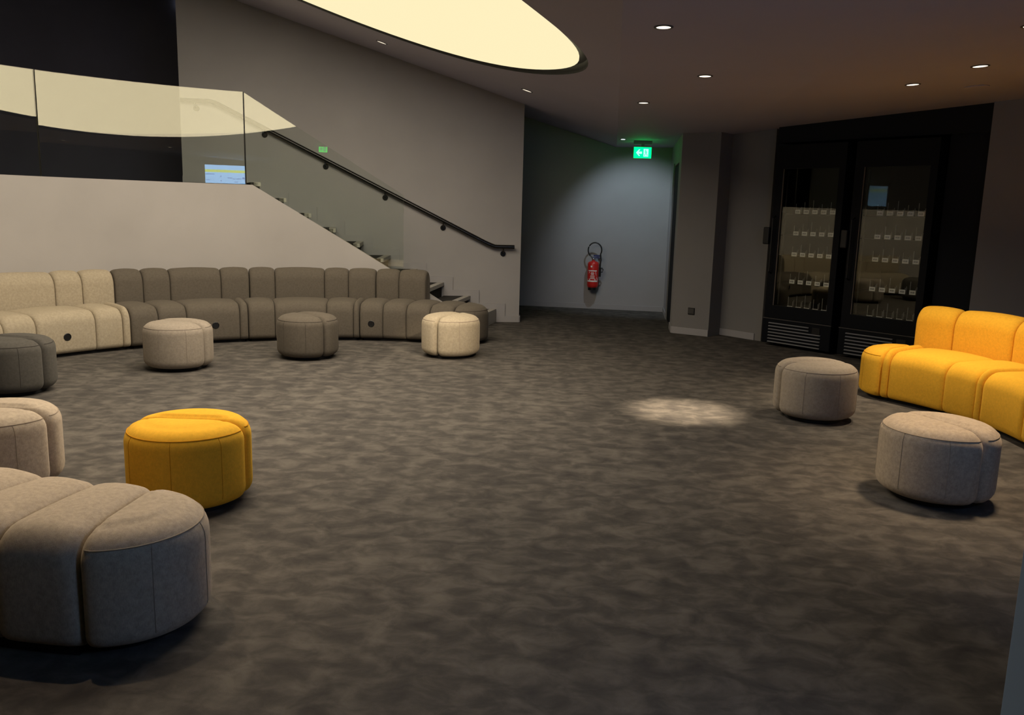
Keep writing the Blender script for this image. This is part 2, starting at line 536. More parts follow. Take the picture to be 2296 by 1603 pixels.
# parapet and stringer wall (curved)
def ztop(a): return 1.612 if a < -21.4 else max(0.03, 1.612 - 0.0417 * (a + 21.4))
rs = []
for a in list(np.linspace(-100, -21.4, 70)) + list(np.linspace(-21.0, 16.4, 40)):
    p, q = pol(OC, 3.97, a), pol(OC, 4.035, a)
    rs.append([(p[0], p[1], 0), (p[0], p[1], ztop(a)), (q[0], q[1], ztop(a)), (q[0], q[1], 0)])
struct('wall_parapet', MB().rings(rs), M['parapet'], 'curved grey parapet wall behind the long sofa sloping down along the stairs', True)

# ------------------------------------------------------------------ stairs
st = thing('staircase', 'fan shaped flight of dark carpeted steps with pale nosings below the handrail', 'stairs', (*pol(OC, 4.6, 0), 0))
SL = Vector(st.location)
H, T, S1 = 0.164, 0.334, 0.294
def loc2(p): return (p[0] - SL.x, p[1] - SL.y)
def nose(k):
    a = 18.2 - 3.83 * k
    return pol(OC, 4.04, a), wallp(S1 + (k - 1) * T, 0.004)
for k in range(1, 11):
    a, b = nose(k); c, d = nose(k + 1)
    if k == 10:
        c, d = nose(10.4)
    e = Vector((c[0] - a[0], c[1] - a[1])).normalized() * 0.03
    g = Vector((d[0] - b[0], d[1] - b[1])).normalized() * 0.03
    a2, b2 = (a[0] + e.x, a[1] + e.y), (b[0] + g.x, b[1] + g.y)
    s = MB().prism([loc2(p) for p in (a2, b2, d, c)], 0.0 if k < 3 else H * (k - 2), H * k).build('step', M['tread'], st, False)
    nz = H * k
    e2 = e * (0.075 / 0.03); g2 = g * (0.075 / 0.03)
    if k == 1:
        np_ = MB().prism([loc2(p) for p in (a, b, b2, a2)], 0.0, nz - 0.04)
        np_.build('riser_board', M['nosing'], s, False)
    a3, b3 = (a[0] + e2.x, a[1] + e2.y), (b[0] + g2.x, b[1] + g2.y)
    MB().prism([loc2(p) for p in (a, b, b3, a3)], nz - 0.04, nz + 0.004).build('nosing', M['nosing'], s, False)

# stepped baseboard along the stair wall
prof = [(-0.002, 0.085)]
top, bot = [], []
sx = lambda k: S1 + (k - 1) * T
top.append((0.0, 0.075)); bot.append((0.0, 0.0))
for k in range(1, 11):
    top.append((sx(k) - 0.11, 0.075 + H * (k - 1))); top.append((sx(k) - 0.11, 0.075 + H * k))
    bot.append((sx(k), H * (k - 1))); bot.append((sx(k), H * k))
top.append((SW, 0.075 + H * 10)); bot.append((SW, H * 10))
mb = MB()
def zig(pts_lo, pts_hi):
    # vertical quads between successive s positions
    ss = sorted(set([p[0] for p in pts_lo + pts_hi]))
    def val(pts, s):
        v = pts[0][1]
        for q in pts:
            if q[0] <= s + 1e-6: v = q[1]
        return v
    for s0, s1 in zip(ss[:-1], ss[1:]):
        sm = (s0 + s1) / 2
        lo, hi = val(pts_lo, sm), val(pts_hi, sm)
        p0, p1, p2, p3 = wallp(s0, 0.001), wallp(s1, 0.001), wallp(s1, 0.018), wallp(s0, 0.018)
        mb.prism([p0, p1, p2, p3], lo, hi)
zig(bot, top)
struct('baseboard_stair', mb, M['trim'], 'stepped grey baseboard climbing the stair wall')

def baseboard(name, a, b, side, h=0.08, th=0.014, label=None):
    d = Vector((b[0] - a[0], b[1] - a[1])).normalized(); q = Vector((d.y, -d.x)) * side
    p = [(a[0] + q.x * 0.001, a[1] + q.y * 0.001), (b[0] + q.x * 0.001, b[1] + q.y * 0.001), (b[0] + q.x * th, b[1] + q.y * th), (a[0] + q.x * th, a[1] + q.y * th)]
    return bevel(struct(name, MB().prism(p, 0, h), M['trim'], label), 0.004)
baseboard('baseboard_far', (-3.0, 13.0), (2.19, 12.04), 1)
baseboard('baseboard_corridor', cw(1.36), cw(LCW - 0.02), -1)
baseboard('baseboard_pillar', (1.92, 9.90), (2.304, 9.642), 1)
baseboard('baseboard_jamb', cw(0.005), cw(0.40), -1)
baseboard('baseboard_niche', (2.495, 9.85), (2.80, 9.462), 1)
wp0 = wallp(0)
baseboard('baseboard_end', (wp0[0] + 0.0, wp0[1] + 0.14), (wp0[0], wp0[1]), -1)

# ------------------------------------------------------------------ handrail
hr = thing('handrail', 'black round handrail on the grey stair wall', 'handrail', (*wallp(1.9), 0))
HL = Vector(hr.location)
def rl(s, z, off=0.075): p = wallp(s, off); return (p[0] - HL.x, p[1] - HL.y, z)
sb0, sb1 = 0.355, 3.70
pts = [rl(0.09, 0.957)] + [rl(0.30, 0.957), rl(0.34, 0.960), rl(0.39, 0.978)] + [rl(sb0 + (sb1 - sb0) * t, 0.957 + (2.579 - 0.957) * t) for t in np.linspace(0.03, 0.985, 6)] \
    + [rl(3.685, 2.566), rl(3.74, 2.578), rl(3.80, 2.579), rl(4.06, 2.579)]
MB().tube(pts, 0.025, 16).build('rail', M['rail'], hr)
for s, z in [(0.225, 0.868)] + [(0.983 + 0.713 * i, 1.174 + 0.713 * i * H / T) for i in range(4)] + [(3.90, 2.50)]:
    mb = MB()
    p = wallp(s, 0.002); q = wallp(s, 0.014)
    ring = []
    d = Vector((WU[0], WU[1], 0)); up = Vector((0, 0, 1)); nn = Vector((WN[0], WN[1], 0))
    c0 = Vector((*wallp(s), z)) - HL
    for off, r in ((0.001, 0.034), (0.010, 0.034), (0.014, 0.030)):
        ring.append([c0 + nn * off + d * (r * math.cos(2 * math.pi * j / 20)) + up * (r * math.sin(2 * math.pi * j / 20)) for j in range(20)])
    mb.rings(ring)
    o = mb.build('bracket', M['rail'], hr)
    MB().tube([c0 + nn * 0.012, c0 + nn * 0.055, c0 + nn * 0.073 + up * 0.02, c0 + nn * 0.075 + up * 0.07], 0.007, 8).build('bracket_arm', M['rail'], o)

# ------------------------------------------------------------------ glass balustrade
def gtop(a): return 2.593 if a < -22.4 else 2.593 - 0.0421 * (a + 22.4)
gb = thing('glass_balustrade', 'frameless curved glass balustrade on the parapet', 'balustrade', (*pol(OC, 4.0, -30), 0))
GL = Vector(gb.location)
def gpanel(a0, a1, n, lean=0.0):
    rs = []
    for a in np.linspace(a0, a1, n):
        p, q = pol(OC, 3.996, a), pol(OC, 4.008, a)
        p2, q2 = pol(OC, 3.996 - lean, a), pol(OC, 4.008 - lean, a)
        zb = ztop(a) + 0.005
        rs.append([(p[0] - GL.x, p[1] - GL.y, zb), (p2[0] - GL.x, p2[1] - GL.y, gtop(a)), (q2[0] - GL.x, q2[1] - GL.y, gtop(a)), (q[0] - GL.x, q[1] - GL.y, zb)])
    return MB().rings(rs).build('glass_panel', M['glass'], gb, True, None, 30)
gpanel(-80, -51.05, 60, 0.011); gpanel(-50.85, -22.45, 90); gpanel(-22.3, 2.45, 90)
for a in (-50.95, -22.37):
    p = pol(OC, 4.002, a)
    MB().box((p[0] - GL.x - 0.006, p[1] - GL.y - 0.006, ztop(a) + 0.006), (p[0] - GL.x + 0.006, p[1] - GL.y + 0.006, 2.59)).build('joint_strip', M['gloss_black'], gb, False)

# ------------------------------------------------------------------ upholstery
def arc_cushion(c, a0, a1, r0, r1, z0, z1, rt, rb, elen=0.05, edep=0.022, gap=0.0022, crown=0.014, n=13):
    rm = (r0 + r1) / 2
    g = math.degrees(gap / rm)
    a0 += g; a1 -= g
    L = R(a1 - a0) * rm
    e = min(elen, L * 0.45)
    us = [0, .03, .1, .2, .35, .55, .78, 1]
    dist = [u * e for u in us]
    inner = np.linspace(e, L - e, max(2, int((L - 2 * e) / 0.05) + 2))[1:-1]
    pos = dist + list(inner) + [L - d for d in reversed(dist)]
    rs = []
    for x in pos:
        u = min(x, L - x)
        i = 0.0 if u >= e else edep * (1 - math.sqrt(max(0, 1 - (1 - u / e) ** 2)))
        th = a0 + math.degrees(x / rm)
        bul = math.sin(math.pi * x / L) * crown
        prof = []
        def corner(cx, cz, r, s, e_, k=6):
            for q in range(k + 1):
                t = R(s + (e_ - s) * q / k)
                prof.append((cx + r * math.cos(t), cz + r * math.sin(t)))
        ra, rb_ = r0 + i, r1 - i
        zt = z1 - i
        corner(ra + rb, z0 + rb, rb, 180, 270, 4)
        corner(rb_ - rb, z0 + rb, rb, 270, 360, 4)
        corner(rb_ - rt, zt - rt, rt, 0, 90)
        for q in np.linspace(0, 1, 6)[1:-1]:
            prof.append((rb_ - rt + (ra + rt - rb_ + rt) * q, zt))
        corner(ra + rt, zt - rt, rt, 90, 180)
        half = (rb_ - ra) / 2; mid = (ra + rb_) / 2
        ring = []
        for r, z in prof:
            zz = z
            if z > z0 + 0.5 * (z1 - z0):
                w = (z - (z0 + 0.5 * (z1 - z0))) / (0.5 * (z1 - z0))
                zz += w * (bul + 0.012 * max(0, 1 - ((r - mid) / half) ** 2))
            p = pol(c, r, th)
            ring.append((p[0], p[1], zz))
        rs.append(ring)
    return MB().rings(rs)

def half_outline(i, Rr, NA, gapc, ci=0.45, rho=0.05):
    """points of a half disc inset by i; chord along local x, body on +y side"""
    rho = max(0.018, rho - 0.3 * i)
    cx, cy = 0.0, 0.42 * Rr
    out = []
    for j in range(NA):
        a = 2 * math.pi * j / NA
        lo, hi = 0.0, 2 * Rr
        for _ in range(34):
            m_ = (lo + hi) / 2
            x, y = cx + m_ * math.cos(a), cy + m_ * math.sin(a)
            d1 = math.hypot(x, y) - (Rr - i); d2 = -(y - gapc - ci * i)
            u, v = max(d1 + rho, 0), max(d2 + rho, 0)
            d = min(max(d1, d2), -rho) + math.hypot(u, v)
            if d < 0: lo = m_
            else: hi = m_
        out.append((cx + lo * math.cos(a), cy + lo * math.sin(a)))
    return out, (cx, cy)

def half_disc(Rr, z0, z1, rt, rb, ci=0.35, gapc=0.0022, NA=72, crown=0.012):
    prof = [(rb * (1 - math.sin(t)), z0 + rb * (1 - math.cos(t))) for t in np.linspace(0, math.pi / 2, 6)]
    prof += [(0, z0 + rb + (z1 - rt - z0 - rb) * q) for q in (0.5,)]
    prof += [(rt * (1 - math.cos(t)), z1 - rt + rt * math.sin(t)) for t in np.linspace(0, math.pi / 2, 9)]
    lim = 0.50 * Rr
    prof += [(rt + (lim - rt) * q, z1 + crown * (1 - (1 - q) ** 2)) for q in (0.35, 0.75, 1.0)]
    rings = []
    for i, z in prof:
        o, c = half_outline(i, Rr, NA, gapc, ci)
        rings.append([(x, y, z) for x, y in o])
    mb = MB().rings(rings, True, False)
    mb.f.append(tuple(reversed(range(NA))))
    top = len(mb.v); mb.v.append((c[0], c[1], z1 + crown))
    b = (len(prof) - 1) * NA
    for j in range(NA):
        mb.f.append((b + j, b + (j + 1) % NA, top))
    k = 6 + 1 + 3                       # ring of the top seam
    piping = [p for p in rings[k] if p[1] > gapc + 0.012]
    # order along the arc from right to left
    piping = sorted(piping, key=lambda p: math.atan2(p[1], p[0]))
    cols = []
    for ang in (48, 97, 143):
        j = min(range(NA), key=lambda q: abs(math.degrees(math.atan2(rings[7][q][1], rings[7][q][0])) - ang))
        cols.append([rings[q][j] for q in range(4, k + 1)])
    return mb, piping, cols

def place(mb_v, ang, off):
    ca_, sa_ = math.cos(ang), math.sin(ang)
    return [(x * ca_ - y * sa_ + off[0], x * sa_ + y * ca_ + off[1], z + (off[2] if len(off) > 2 else 0)) for x, y, z in mb_v]

PR, PH = 0.281, 0.412
HD = {}
def half_cached(*k):
    if k not in HD: HD[k] = half_disc(*k)
    return HD[k]

def add_half(parent, col, ang, off, Rr=PR, z0=0.028, z1=0.40, rt=0.085, rb=0.065, name='cushion', seams=True, ci=0.35):
    mb, pip, cols = half_cached(Rr, z0, z1, rt, rb, ci)
    m2 = MB(); m2.v = place(mb.v, ang, off); m2.f = mb.f
    o = m2.build(name, M[col], parent, True, None, 60)
    if seams:
        MB().tube(place(pip, ang, off), 0.0026, 6).build('piping', M['seam'][col], o)
        for c_ in cols:
            MB().tube(place(c_, ang, off), 0.0016, 5).build('side_seam', M['seam'][col], o)
    return o

def pouf(x, y, deg, col, label):
    t = thing('pouf', label, 'pouf', (x, y, 0), 0, 'round poufs on the carpet')
    MB().lathe([(0.20, 0.0), (0.205, 0.004), (0.205, 0.05), (0.20, 0.05)], 40).build('plinth', M['plinth'], t)
    add_half(t, col, R(deg), (0, 0)); add_half(t, col, R(deg + 180), (0, 0))
    return t
pouf(-2.862, 6.976, -16.5, 'greybeige', 'grey beige round pouf in front of the joint of beige and taupe sofa')
pouf(-1.921, 7.652, -41, 'taupe', 'small taupe round pouf in front of the middle of the long sofa')
pouf(-0.600, 7.916, 64, 'beige', 'brightly lit pale cream pouf before the right end of the long sofa')
pouf(-3.654, 5.931, -12, 'darkgrey', 'dark charcoal pouf cut by the left frame edge beside the beige sofa')
pouf(-2.502, 3.890, -4, 'bench', 'beige round pouf behind the near bench cut by the left frame edge')
pouf(-1.515, 3.765, -1, 'yellow', 'mustard yellow round pouf behind the near beige bench')
pouf(2.171, 5.779, 8, 'greybeige', 'greyish beige pouf standing at the left end of the yellow sofa')
pouf(2.203, 4.114, -67.5, 'bench', 'nearest beige pouf at right, in front of the yellow sofa')

ST = dict(z0=0.03, z1=0.395, rt=0.10, rb=0.05)
BT = dict(z0=0.03, z1=0.700, rt=0.115, rb=0.04)
def sofa(name, label, c, r0, col, seats, backs, end0=False, end1=False, sockets=(), seat_w=0.58, back_t=0.26, group=None):
    mid = (seats[0] + seats[-1]) / 2
    loc = pol(c, r0 + seat_w / 2, mid)
    t = thing(name, label, 'sofa' if backs else 'bench', (*loc, 0), 0, group)
    cc = (c[0] - loc[0], c[1] - loc[1])
    rs = []
    for a in np.linspace(seats[0] + 0.6, seats[-1] - 0.6, 24):
        p, q = pol(cc, r0 + 0.07, a), pol(cc, r0 + seat_w - 0.04, a)
        rs.append([(p[0], p[1], 0), (p[0], p[1], 0.05), (q[0], q[1], 0.05), (q[0], q[1], 0)])
    MB().rings(rs).build('plinth', M['plinth'], t)
    cush = []
    for a0, a1 in zip(seats[:-1], seats[1:]):
        cush.append((a0, a1, arc_cushion(cc, a0, a1, r0, r0 + seat_w, **ST).build('seat_cushion', M[col], t, True, None, 60)))
    rm = r0 + seat_w / 2
    for flag, a, sgn in ((end0, seats[0], -1), (end1, seats[-1], 1)):
        if flag:
            p = pol(cc, rm, a)
            ang = -R(a) + (math.pi / 2 if sgn < 0 else -math.pi / 2)
            ang = math.atan2(-math.sin(R(a)) * sgn, math.cos(R(a)) * sgn) - math.pi / 2
            add_half(t, col, ang, (p[0], p[1]), seat_w / 2, 0.03, 0.40, 0.10, 0.05, 'end_cushion', True, 0.2)
            MB().lathe([(0.2, 0.0), (0.2, 0.05)], 32, 'Z', (p[0], p[1], 0)).build('plinth', M['plinth'], t)
    if backs:
        rb0 = r0 + seat_w + 0.006
        for i, (a0, a1) in enumerate(zip(backs[:-1], backs[1:])):
            arc_cushion(cc, a0, a1, rb0, rb0 + back_t, crown=0.012, **BT).build('back_cushion', M[col], t, True, None, 60)
    for a, z in sockets:
        own = [o for a0, a1, o in cush if a0 <= a <= a1][0]
        p = pol(cc, r0, a); nn = Vector((-math.sin(R(a)), -math.cos(R(a)), 0)); tt = Vector((nn.y, -nn.x, 0)); up = Vector((0, 0, 1))
        c0 = Vector((p[0], p[1], z))
        def disc(rr, offs):
            return [[c0 + nn * o_ + tt * (r_ * math.cos(2 * math.pi * j / 24)) + up * (r_ * math.sin(2 * math.pi * j / 24)) for j in range(24)] for r_, o_ in zip(rr, offs)]
        so = MB().rings(disc((0.034, 0.034, 0.030, 0.028, 0.0001), (-0.01, 0.004, 0.006, 0.001, 0.001))).build('power_socket', M['gloss_black'], own)
        q = c0 + nn * 0.003
        v = [q + tt * x + up * y for x, y in ((-0.006, -0.010), (-0.002, -0.010), (-0.002, 0.008), (-0.006, 0.008))]
        w = [q + tt * x + up * y for x, y in ((0.002, -0.012), (0.006, -0.010), (0.006, 0.003), (0.002, 0.005))]
        mb = MB()
        for quad in (v, w):
            mb.add([p_ for p_ in quad] + [p_ + nn * 0.001 for p_ in quad], [(0, 1, 2, 3), (4, 5, 6, 7), (0, 1, 5, 4), (1, 2, 6, 5), (2, 3, 7, 6), (3, 0, 4, 7)])
    return t

GS = 'sections of the long curved sofa'
RS = 3.10
sofa('sofa_section', 'pale beige curved sofa section with a black socket at far left', OC, RS, 'beige', [-84, -75, -65.3, -60.1, -50.4, -45.9, -44.6], [-84, -74, -64, -52.0, -48.1, -43.5],
     sockets=[(-55.3, 0.185)], group=GS)
sofa('sofa_section', 'taupe sofa section next to the beige one, its socket partly hidden by a pouf', OC, RS, 'taupe', [-44.5, -39.8, -34.9, -25.5, -24.0], [-43.4, -39.2, -35.1, -27.2, -22.7],
     sockets=[(-29.9, 0.19)], group=GS)
sofa('sofa_section', 'middle taupe sofa section behind the small taupe pouf', OC, RS, 'taupe', [-23.9, -19.1, -9.5, -4.4, -3.25], [-22.6, -18.5, -10.3, -6.25, -1.6], group=GS)
sofa('sofa_section', 'right end taupe sofa section with rounded end and low seat beside the stairs', OC, RS, 'taupe', [-3.15, 1.3, 5.9, 10.6, 15.3], [-1.5, 2.46, 7.2],
     end1=True, sockets=[(-0.9, 0.19)], group=GS)
OY = (1.52, 5.30)
sofa('yellow_sofa', 'mustard yellow curved sofa with backrest at the right edge', OY, 1.73, 'yellow', [52.3, 54.3, 69.7, 79.2, 81.2, 96.8, 106, 115],
     [50.8, 58.5, 70.7, 82.5, 95, 106], end0=True, end1=True)
OB = (-1.14, 4.58)
sofa('curved_bench', 'big light beige backless bench with rounded end in the near left corner', OB, 1.71, 'bench', [184.2, 191.3, 198.8, 207, 217, 226], None, end0=True, end1=True, seat_w=0.55)

# ------------------------------------------------------------------ fridges
def fridge(s0, label):
    rz = math.atan2(FU.y, FU.x)
    x0, y0 = fp(s0)
    t = thing('drinks_fridge', label, 'fridge', (x0, y0, 0), rz, 'black glass door fridges')
    # local: x along the front (0..0.81), -y towards the room
    W, D = 0.81, 0.70
    b = MB()
    b.box((0, 0.055, 0.05), (0.05, D, 2.17)); b.box((W - 0.05, 0.055, 0.05), (W, D, 2.17))
    b.box((0.05, D - 0.04, 0.05), (W - 0.05, D, 2.17)); b.box((0.05, 0.055, 2.05), (W - 0.05, D - 0.04, 2.17)); b.box((0.05, 0.055, 0.05), (W - 0.05, D - 0.04, 0.40))
    b.build('cabinet', M['fridge'], t, False)
    MB().box((0.051, D - 0.06, 0.401), (W - 0.051, D - 0.041, 2.049)).build('liner', M['fridge_in'], t, False)
    for x in (0.06, W - 0.10):
        for y in (0.12, D - 0.1):
            MB().lathe([(0.02, 0), (0.02, 0.05)], 12, 'Z', (x + 0.02, y, 0)).build('foot', M['gloss_black'], t)
    # lower grille panel
    g = MB().box((-0.012, 0.0, 0.03), (W + 0.0, 0.05, 0.305)).build('grille_panel', M['fridge'], t, False)
    bevel(g, 0.005)
    MB().box((-0.012, -0.004, 0.300), (W, 0.03, 0.310)).build('panel_lip', M['ring'], t, False)
    for i in range(7):
        z = 0.262 - i * 0.0345
        MB().add([(0.07, -0.002, z), (0.56 if i < 2 else 0.70, -0.002, z), (0.56 if i < 2 else 0.70, -0.014, z - 0.006), (0.07, -0.014, z - 0.006),
                  (0.07, -0.002, z - 0.009), (0.56 if i < 2 else 0.70, -0.002, z - 0.009), (0.56 if i < 2 else 0.70, -0.012, z - 0.011), (0.07, -0.012, z - 0.011)],
                 [(0, 1, 2, 3), (4, 5, 6, 7), (0, 1, 5, 4), (1, 2, 6, 5), (2, 3, 7, 6), (3, 0, 4, 7)]).build('louvre', M['slat'], g, False)
    MB().box((0.60, -0.006, 0.195), (0.69, 0.0, 0.265)).build('control_box', M['gloss_black'], g, False)
    # door
    d = MB()
    gx0, gx1, gz0, gz1 = 0.092, 0.742, 0.452, 1.92
    d.box((0.0, 0.0, 0.315), (gx0, 0.052, 2.17)); d.box((gx1, 0.0, 0.315), (W, 0.052, 2.17))
    d.box((gx0, 0.0, 0.315), (gx1, 0.052, gz0)); d.box((gx0, 0.0, gz1), (gx1, 0.052, 2.17))
    dr = d.build('door', M['fridge'], t, False)
    MB().box((gx0 - 0.005, 0.022, gz0 - 0.005), (gx1 + 0.005, 0.030, gz1 + 0.005)).build('door_glass', M['fridge_glass'], dr, False)
    MB().box((gx0, 0.008, gz0), (gx0 + 0.008, 0.020, gz1)).build('glass_trim', M['strip'], dr, False)
    bevel(MB().box((-0.060, -0.055, 1.115), (0.012, -0.001, 1.30)).build('lock_reader', M['gloss_black'], dr, False), 0.012, 3)
    MB().tube([(0.045, -0.002, 1.42), (0.045, -0.045, 1.40), (0.045, -0.045, 0.82), (0.045, -0.002, 0.80)], 0.010, 8).build('door_handle', M['gloss_black'], dr)
    # lit edge profile inside the door
    MB().box((gx0 + 0.016, 0.07, 0.46), (gx0 + 0.026, 0.085, 1.90)).build('light_strip', M['ring'], t, False)
    for zi, z in enumerate((1.455, 1.225, 1.000, 0.705, 0.452)):
        sh = MB().box((0.055, 0.10, z - 0.012), (W - 0.055, 0.60, z)).build('shelf', M['fridge_in'], t, False)
        for i in range(5):
            x = 0.225 + i * 0.1015
            tm = TAGM[(zi, i) if zi == 4 else 0]
            o = link('price_tag', tm, sh, (x, 0.085, z - 0.004 if zi < 4 else z - 0.012))
            for j, (dx, hh) in enumerate(((-0.004, 0.10 + 0.02 * ((i * 7 + zi * 3) % 3)), (0.05, 0.055), (0.062, 0.07))):
                link('wire_divider', WIRE[round(hh, 3)], sh, (x + dx, 0.105, z))
    return t

TAGM = {}
def tagmesh(w, h, mat):
    me = MB().box((0, 0, 0), (w, 0.003, h)).mesh('price_tag', False); me.materials.append(mat); return me
TAGM[0] = tagmesh(0.062, 0.042, M['tag'])
low = tagmesh(0.062, 0.014, M['tag'])
for i in range(5):
    TAGM[(4, i)] = low
WIRE = {}
for hh in (0.055, 0.07, 0.10, 0.12, 0.14):
    me = MB().box((-0.002, -0.002, 0), (0.002, 0.002, hh)).mesh('wire_divider', False); me.materials.append(M['wire']); WIRE[hh] = me
fridge(0.0, 'black glass door fridge left, its grille with bright louvres, beside grey wall')
fridge(0.91, 'black glass door fridge partly behind the yellow sofa, right one of two')

# ------------------------------------------------------------------ fire extinguisher on the far wall
fwd = Vector((2.20 + 3.2, 12.05 - 13.05)).normalized(); fwn = Vector((fwd.y, -fwd.x))
ey = 12.05 - (2.20 - 1.175) * fwd.y / fwd.x
ex = thing('fire_extinguisher', 'red fire extinguisher hanging on the far corridor wall', 'extinguisher', (1.175 + fwn.x * 0.115, ey + fwn.y * 0.115, 0.29), math.atan2(fwd.y, fwd.x))
MB().lathe([(0.02, 0.03), (0.06, 0.032), (0.078, 0.05), (0.083, 0.08), (0.083, 0.378), (0.079, 0.396), (0.066, 0.410), (0.045, 0.418), (0.026, 0.422), (0.026, 0.435)], 32).build('body', M['red'], ex)
MB().lathe([(0.058, 0.0), (0.066, 0.0), (0.068, 0.05), (0.058, 0.05)], 28).build('foot_ring', M['gloss_black'], ex)
va = MB().lathe([(0.020, 0.43), (0.024, 0.44), (0.024, 0.462), (0.016, 0.475)], 16).build('valve', M['chrome'], ex)
MB().box((-0.012, -0.02, 0.465), (0.10, 0.012, 0.480)).box((0.0, -0.016, 0.488), (0.112, 0.010, 0.512)).build('lever', M['navy'], ex, False)
MB().tube([(-0.005, -0.02, 0.45), (-0.03, -0.03, 0.485), (-0.045, -0.034, 0.505)], 0.010, 10).build('hose_fitting', M['chrome'], ex)
hp = []
for tt in np.linspace(0, 1, 22):
    a = R(232 - 262 * tt)
    hp.append((0.018 + 0.098 * math.cos(a), -0.034, 0.583 + 0.108 * math.sin(a) - (0.0)))
hp += [(0.112, -0.034, 0.44), (0.105, -0.03, 0.38), (0.103, -0.03, 0.33)]
MB().tube(hp, 0.010, 10).build('hose', M['gloss_black'], ex)
MB().tube([(0.103, -0.03, 0.335), (0.103, -0.03, 0.25), (0.10, -0.03, 0.20)], 0.017, 10).tube([(0.10, -0.03, 0.31), (0.135, -0.03, 0.325), (0.148, -0.03, 0.30), (0.14, -0.03, 0.27), (0.108, -0.03, 0.265)], 0.008, 8).build('nozzle', M['gloss_black'], ex)
MB().box((-0.03, 0.075, 0.20), (0.03, 0.1135, 0.26)).box((-0.02, 0.02, 0.44), (0.02, 0.1135, 0.452)).build('wall_bracket', M['gloss_black'], ex, False)
def patch(mb, x0, x1, z0, z1, x0t=None, x1t=None, r=0.0842):
    """a thin printed patch wrapped on the cylinder, x measured along the surface"""
    x0t = x0 if x0t is None else x0t; x1t = x1 if x1t is None else x1t
    n = max(1, int(abs(x1 - x0) / 0.012))
    v, f = [], []
    for i in range(n + 1):
        q = i / n
        for xa, xb, z in ((x0, x1, z0), (x0t, x1t, z1)):
            a = (xa + (xb - xa) * q) / 0.083
            v.append((r * math.sin(a), -r * math.cos(a), z))
    for i in range(n):
        f.append((2 * i, 2 * i + 2, 2 * i + 3, 2 * i + 1))
    mb.add(v, f)
lb = MB()
patch(lb, -0.085, 0.085, 0.125, 0.145)
patch(lb, -0.088, -0.078, 0.145, 0.27, -0.050, -0.042); patch(lb, 0.078, 0.088, 0.145, 0.27, 0.042, 0.050)
patch(lb, -0.065, 0.065, 0.278, 0.292)
for z, w in ((0.255, 0.022), (0.243, 0.026), (0.23, 0.02), (0.212, 0.03), (0.196, 0.034), (0.182, 0.03), (0.168, 0.044)):
    patch(lb, -w, w, z, z + 0.006)
for x in (-0.04, 0.04):
    patch(lb, x - 0.009, x + 0.009, 0.148, 0.162)
patch(lb, -0.03, -0.006, 0.335, 0.36)
lb.build('label_print', M['white'], ex)

# socket plate on the pillar
pd_ = Vector((2.304 - 1.92, 9.642 - 9.90)).normalized(); pn_ = Vector((pd_.y, -pd_.x))
sp = Vector((1.92, 9.90)) + pd_ * 0.24
so = thing('wall_socket', 'small black square socket plate low on the grey pillar', 'socket', (sp.x, sp.y, 0.285), math.atan2(pd_.y, pd_.x))
bevel(MB().box((-0.041, -0.012, -0.041), (0.041, -0.0005, 0.041)).build('plate', M['gloss_black'], so, False), 0.003)
MB().box((-0.034, -0.016, -0.030), (0.034, -0.0121, 0.030)).build('flap', M['ring'], so, False)

# ------------------------------------------------------------------ exit signs
def exit_sign(x, y, zc, label, w=0.225, h=0.135, ztop_=None, rz=0.0):
    t = thing('exit_sign', label, 'exit sign', (x, y, zc), rz)
    MB().box((-w / 2 - 0.003, -0.02, ztop_ - zc - 0.045), (w / 2 + 0.003, 0.03, ztop_ - zc - 0.001)).build('housing', M['frame_grey'], t, False)
    p = MB().box((-w / 2, -0.006, -h / 2), (w / 2, 0.006, h / 2 + 0.002)).build('sign_panel', M['exit_green'], t, False)
    if ztop_ - 0.045 - zc > h / 2 + 0.004:
        MB().box((-0.02, -0.004, h / 2 + 0.002), (0.02, 0.004, ztop_ - zc - 0.045)).build('hanger', M['frame_grey'], t, False)
    yf = -0.0075
    def flat(poly, name, mat, y0=yf, dy=0.0012):
        n = len(poly)
        v = [(a, y0, b) for a, b in poly] + [(a, y0 + dy, b) for a, b in poly]
        return MB().add(v, [tuple(range(n)), tuple(reversed(range(n, 2 * n)))] + [(j, (j + 1) % n, n + (j + 1) % n, n + j) for j in range(n)]).build(name, mat, p, False)
    flat([(-0.085, 0), (-0.048, 0.042), (-0.030, 0.042), (-0.053, 0.014), (-0.008, 0.014), (-0.008, -0.014), (-0.053, -0.014), (-0.030, -0.042), (-0.048, -0.042)], 'arrow', M['exit_white'])
    flat([(0.012, -0.048), (0.075, -0.048), (0.075, 0.048), (0.012, 0.048)], 'doorway', M['exit_white'])
    # running figure
    f = [[(0.038 + 0.007 * math.cos(a), 0.030 + 0.007 * math.sin(a)) for a in np.linspace(0, 2 * math.pi, 12)[:-1]],
         [(0.034, 0.022), (0.046, 0.020), (0.050, -0.006), (0.038, -0.006)],
         [(0.038, 0.018), (0.024, 0.008), (0.027, 0.004), (0.040, 0.012)], [(0.046, 0.018), (0.060, 0.008), (0.058, 0.003), (0.045, 0.010)],
         [(0.039, -0.006), (0.046, -0.006), (0.034, -0.024), (0.026, -0.040), (0.020, -0.036), (0.029, -0.020)],
         [(0.043, -0.006), (0.050, -0.006), (0.060, -0.020), (0.066, -0.036), (0.060, -0.038), (0.053, -0.022)]]
    mb = MB()
    for q in f:
        n = len(q)
        mb.add([(a, yf - 0.001, b) for a, b in q] + [(a, yf - 0.0002, b) for a, b in q],
               [tuple(range(n)), tuple(reversed(range(n, 2 * n)))] + [(j, (j + 1) % n, n + (j + 1) % n, n + j) for j in range(n)])
    mb.build('running_figure', M['exit_green'], p, False)
    return t
